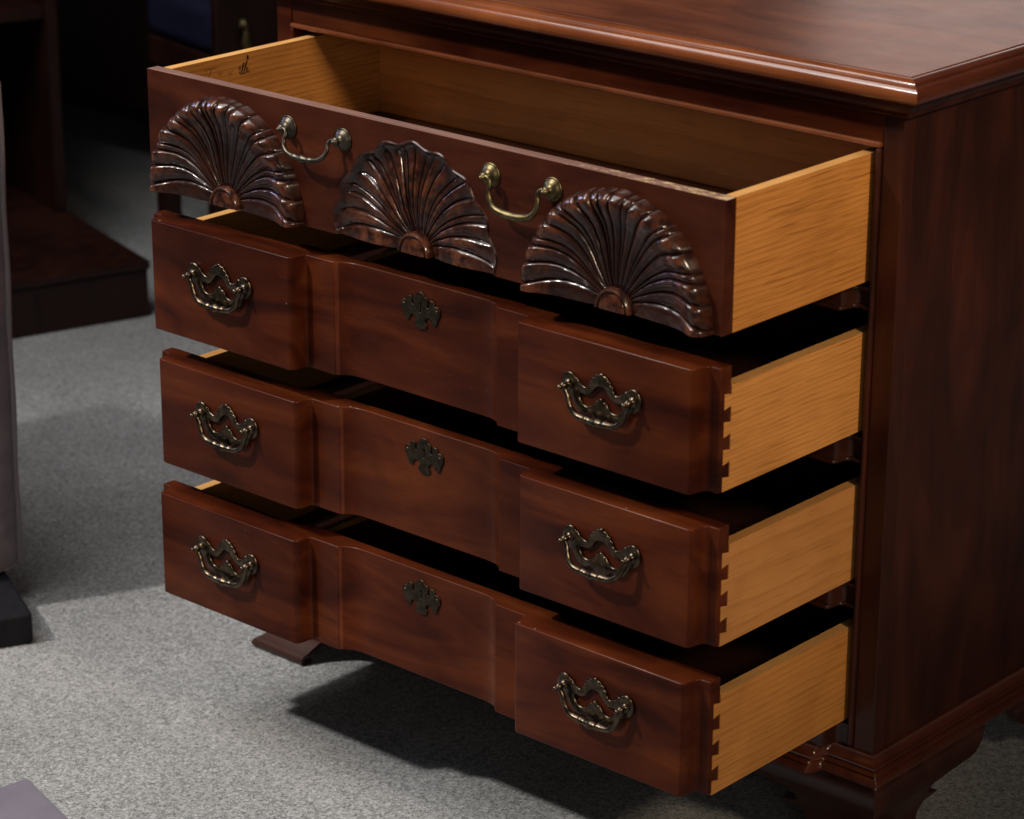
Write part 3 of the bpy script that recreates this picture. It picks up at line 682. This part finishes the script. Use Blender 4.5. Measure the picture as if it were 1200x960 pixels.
# ------------------------------------------------------------------ things beside and behind
def oriented(corner, e1, e2): return lambda a, b, z: (corner[0] + a * e1[0] + b * e2[0], corner[1] + a * e1[1] + b * e2[1], z)
def obox(name, F, a0, a1, b0, b1, z0, z1, mat, parent, bev=0.002, seg=3, fmat=None):
    v = [F(a0, b0, z0), F(a1, b0, z0), F(a1, b1, z0), F(a0, b1, z0), F(a0, b0, z1), F(a1, b0, z1), F(a1, b1, z1), F(a0, b1, z1)]
    o = link(name, to_mesh(name, v, BOXF, mat, 50, fmat=fmat), parent)
    if bev: bevel(o, bev, seg, 30)
    return o
# mauve upholstered panel on a black base, left edge
pan = empty('upholstered_screen', (-0.70, -0.05, 0.0)); tag(pan, 'mauve velvet upholstered panel on a black base at the left edge', 'upholstered panel')
F = oriented((-0.284, -0.2135), (-0.90, 0.436), (-0.436, -0.90))
obox('base', F, 0.0, 0.70, 0.0, 0.46, -ZO, 0.0140, BLACKBASE, pan, 0.005)
def cushion(name, x0, x1, y0, y1, z0, z1, mat, parent, r=0.012):
    """upholstered slab: rounded edges, softly uneven surface, slight lean of the right edge"""
    bm = bmesh.new(); bmesh.ops.create_cube(bm, size=1)
    for v in bm.verts: v.co = ((x0 + x1) / 2 + v.co.x * (x1 - x0), (y0 + y1) / 2 + v.co.y * (y1 - y0), (z0 + z1) / 2 + v.co.z * (z1 - z0) + ZO)
    bmesh.ops.bevel(bm, geom=bm.edges[:] + bm.verts[:], offset=r, segments=5, profile=0.5, affect='EDGES')
    bmesh.ops.subdivide_edges(bm, edges=[e for e in bm.edges if e.calc_length() > 0.05], cuts=26, use_grid_fill=True)
    for v in bm.verts:
        n = noise.noise(Vector(v.co) * 9) * 0.0022 + noise.noise(Vector((v.co.x * 30, v.co.y * 30, v.co.z * 5))) * 0.0016
        v.co.y += n; v.co.x += n * 0.8 + 0.014 * (v.co.z - z0 - ZO) / (z1 - z0)
    me = bpy.data.meshes.new(name); bmesh.ops.recalc_face_normals(bm, faces=bm.faces); bm.to_mesh(me); bm.free(); me.materials.append(mat)
    me.polygons.foreach_set('use_smooth', [True] * len(me.polygons))
    return link(name, me, parent)
cushion('cover', -1.02, -0.4040, -0.215, -0.131, 0.0155, 0.668, VELVET, pan)
pp = [(-0.4040 + 0.014 * t + 0.0012 * math.sin(t * 23), -0.1345, 0.022 + 0.640 * t) for t in np.linspace(0, 1, 40)]
pp += [(-0.400 - 0.61 * t, -0.1345, 0.6655) for t in np.linspace(0.01, 1, 20)]
v, f = tube_data(pp, 0.0032, 8); link('piping', to_mesh('piping', v, f, PIPING, 60), pan)

# mauve floor pad, bottom-left corner
e1 = np.array([-0.02, -0.16]); e1 = e1 / np.linalg.norm(e1); e2 = np.array([0.94, -0.27]); e2 = e2 / np.linalg.norm(e2)
pad = empty('floor_cushion', (-0.02, -0.7, 0)); tag(pad, 'thin purple-grey pad lying on the carpet in the lower left corner', 'pad')
F = oriented((0.0125, -0.4665), e1, e2)
obox('cover', F, 0.0, 0.50, 0.0, 0.40, -ZO + 0.0005, -ZO + 0.012, MAUVE, pad, 0.004)
v, f = tube_data([F(a, b, -ZO + 0.007) for a, b in ((0.0, 0.002), (0.0, 0.398), (0.5, 0.398), (0.5, 0.002), (0.0, 0.002))], 0.0025, 8)
link('piping', to_mesh('piping', v, f, MAUVE, 60), pad)

# dark open bookcase with deep plinth shelf, behind on the left
bc = empty('bookcase', (-1.5, 0.4, 0)); tag(bc, 'very dark bookcase on a deep low plinth behind at the left', 'bookcase')
F = oriented((-1.180, 0.779), (-0.955, 0.297), (-0.297, -0.955))
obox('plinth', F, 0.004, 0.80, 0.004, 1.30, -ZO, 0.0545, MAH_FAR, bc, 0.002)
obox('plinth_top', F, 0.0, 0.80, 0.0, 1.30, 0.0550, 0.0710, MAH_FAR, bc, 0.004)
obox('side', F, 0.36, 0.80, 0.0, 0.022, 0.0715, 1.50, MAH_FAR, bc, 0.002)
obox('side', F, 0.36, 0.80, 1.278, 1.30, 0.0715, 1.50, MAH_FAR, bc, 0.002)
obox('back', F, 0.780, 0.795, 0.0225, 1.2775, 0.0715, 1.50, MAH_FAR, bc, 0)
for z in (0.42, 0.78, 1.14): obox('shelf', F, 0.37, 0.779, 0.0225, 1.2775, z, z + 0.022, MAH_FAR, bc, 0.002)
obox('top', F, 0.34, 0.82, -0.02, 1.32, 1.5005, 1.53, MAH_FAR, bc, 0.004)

# dark sideboard, far behind
sb = empty('sideboard', (-1.5, 1.65, 0)); tag(sb, 'very dark wide sideboard with plain doors, farthest back', 'sideboard')
F = oriented((-2.90, 1.42), (1, 0.0), (0.0, 1))
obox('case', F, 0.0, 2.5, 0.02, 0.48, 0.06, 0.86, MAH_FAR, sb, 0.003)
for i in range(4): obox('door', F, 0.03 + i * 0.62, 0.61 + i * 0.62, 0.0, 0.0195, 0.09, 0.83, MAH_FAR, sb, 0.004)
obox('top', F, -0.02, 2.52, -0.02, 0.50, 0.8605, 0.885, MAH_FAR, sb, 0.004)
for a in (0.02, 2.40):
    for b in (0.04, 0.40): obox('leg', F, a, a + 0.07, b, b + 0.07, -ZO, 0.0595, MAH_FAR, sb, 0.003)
# navy upholstered bench end with a brass drop pull, in front of the sideboard
st = empty('bench', (-1.37, 1.10, 0)); tag(st, 'navy cloth bench with dark wooden end and brass drop pull, behind the top drawer', 'bench')
F = oriented((-1.455, 1.030), (0.976, -0.217), (0.217, 0.976))
obox('seat_cushion', F, -0.003, 0.235, -0.003, 0.20, 0.3805, 0.470, NAVY, st, 0.022, 5)
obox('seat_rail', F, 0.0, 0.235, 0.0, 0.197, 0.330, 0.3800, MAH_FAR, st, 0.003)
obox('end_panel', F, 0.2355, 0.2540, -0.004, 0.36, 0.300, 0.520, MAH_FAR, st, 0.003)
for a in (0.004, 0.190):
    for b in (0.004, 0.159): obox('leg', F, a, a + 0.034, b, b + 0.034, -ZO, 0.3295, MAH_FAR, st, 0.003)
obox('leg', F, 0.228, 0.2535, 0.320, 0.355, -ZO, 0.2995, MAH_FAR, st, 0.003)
BX, BY, BZZ = -1.1956, 1.0243, 0.4226
RZ = (0, 0, R_(77.5))
v, f = lathe_data([(0.0, 0.0), (0.010, 0.0), (0.010, 0.002), (0.006, 0.004), (0.004, 0.008), (0.0, 0.010)], 16)
link('pull_plate', to_mesh('pull_plate', v, f, BRASS_OLD, 50, lift=False), st, (BX, BY, BZZ + 0.014 + ZO), RZ)
drop = [(0.0, 0.018), (0.0035, 0.017), (0.0035, 0.008), (0.0055, 0.002), (0.0095, -0.010), (0.0110, -0.018), (0.0095, -0.026), (0.004, -0.031), (0.0, -0.032)]
v = []; f = []; n = 16; m = len(drop)
for k in range(n):
    a = 2 * math.pi * k / n
    for r, z in drop: v.append((r * math.cos(a), r * 0.5 * math.sin(a) - 0.010, z))
for k in range(n):
    for i in range(m - 1): f.append((k * m + i, k * m + i + 1, ((k + 1) % n) * m + i + 1, ((k + 1) % n) * m + i))
link('drop_pull', to_mesh('drop_pull', v, f, BRASS_OLD, 60, lift=False), st, (BX, BY, BZZ + ZO), RZ)
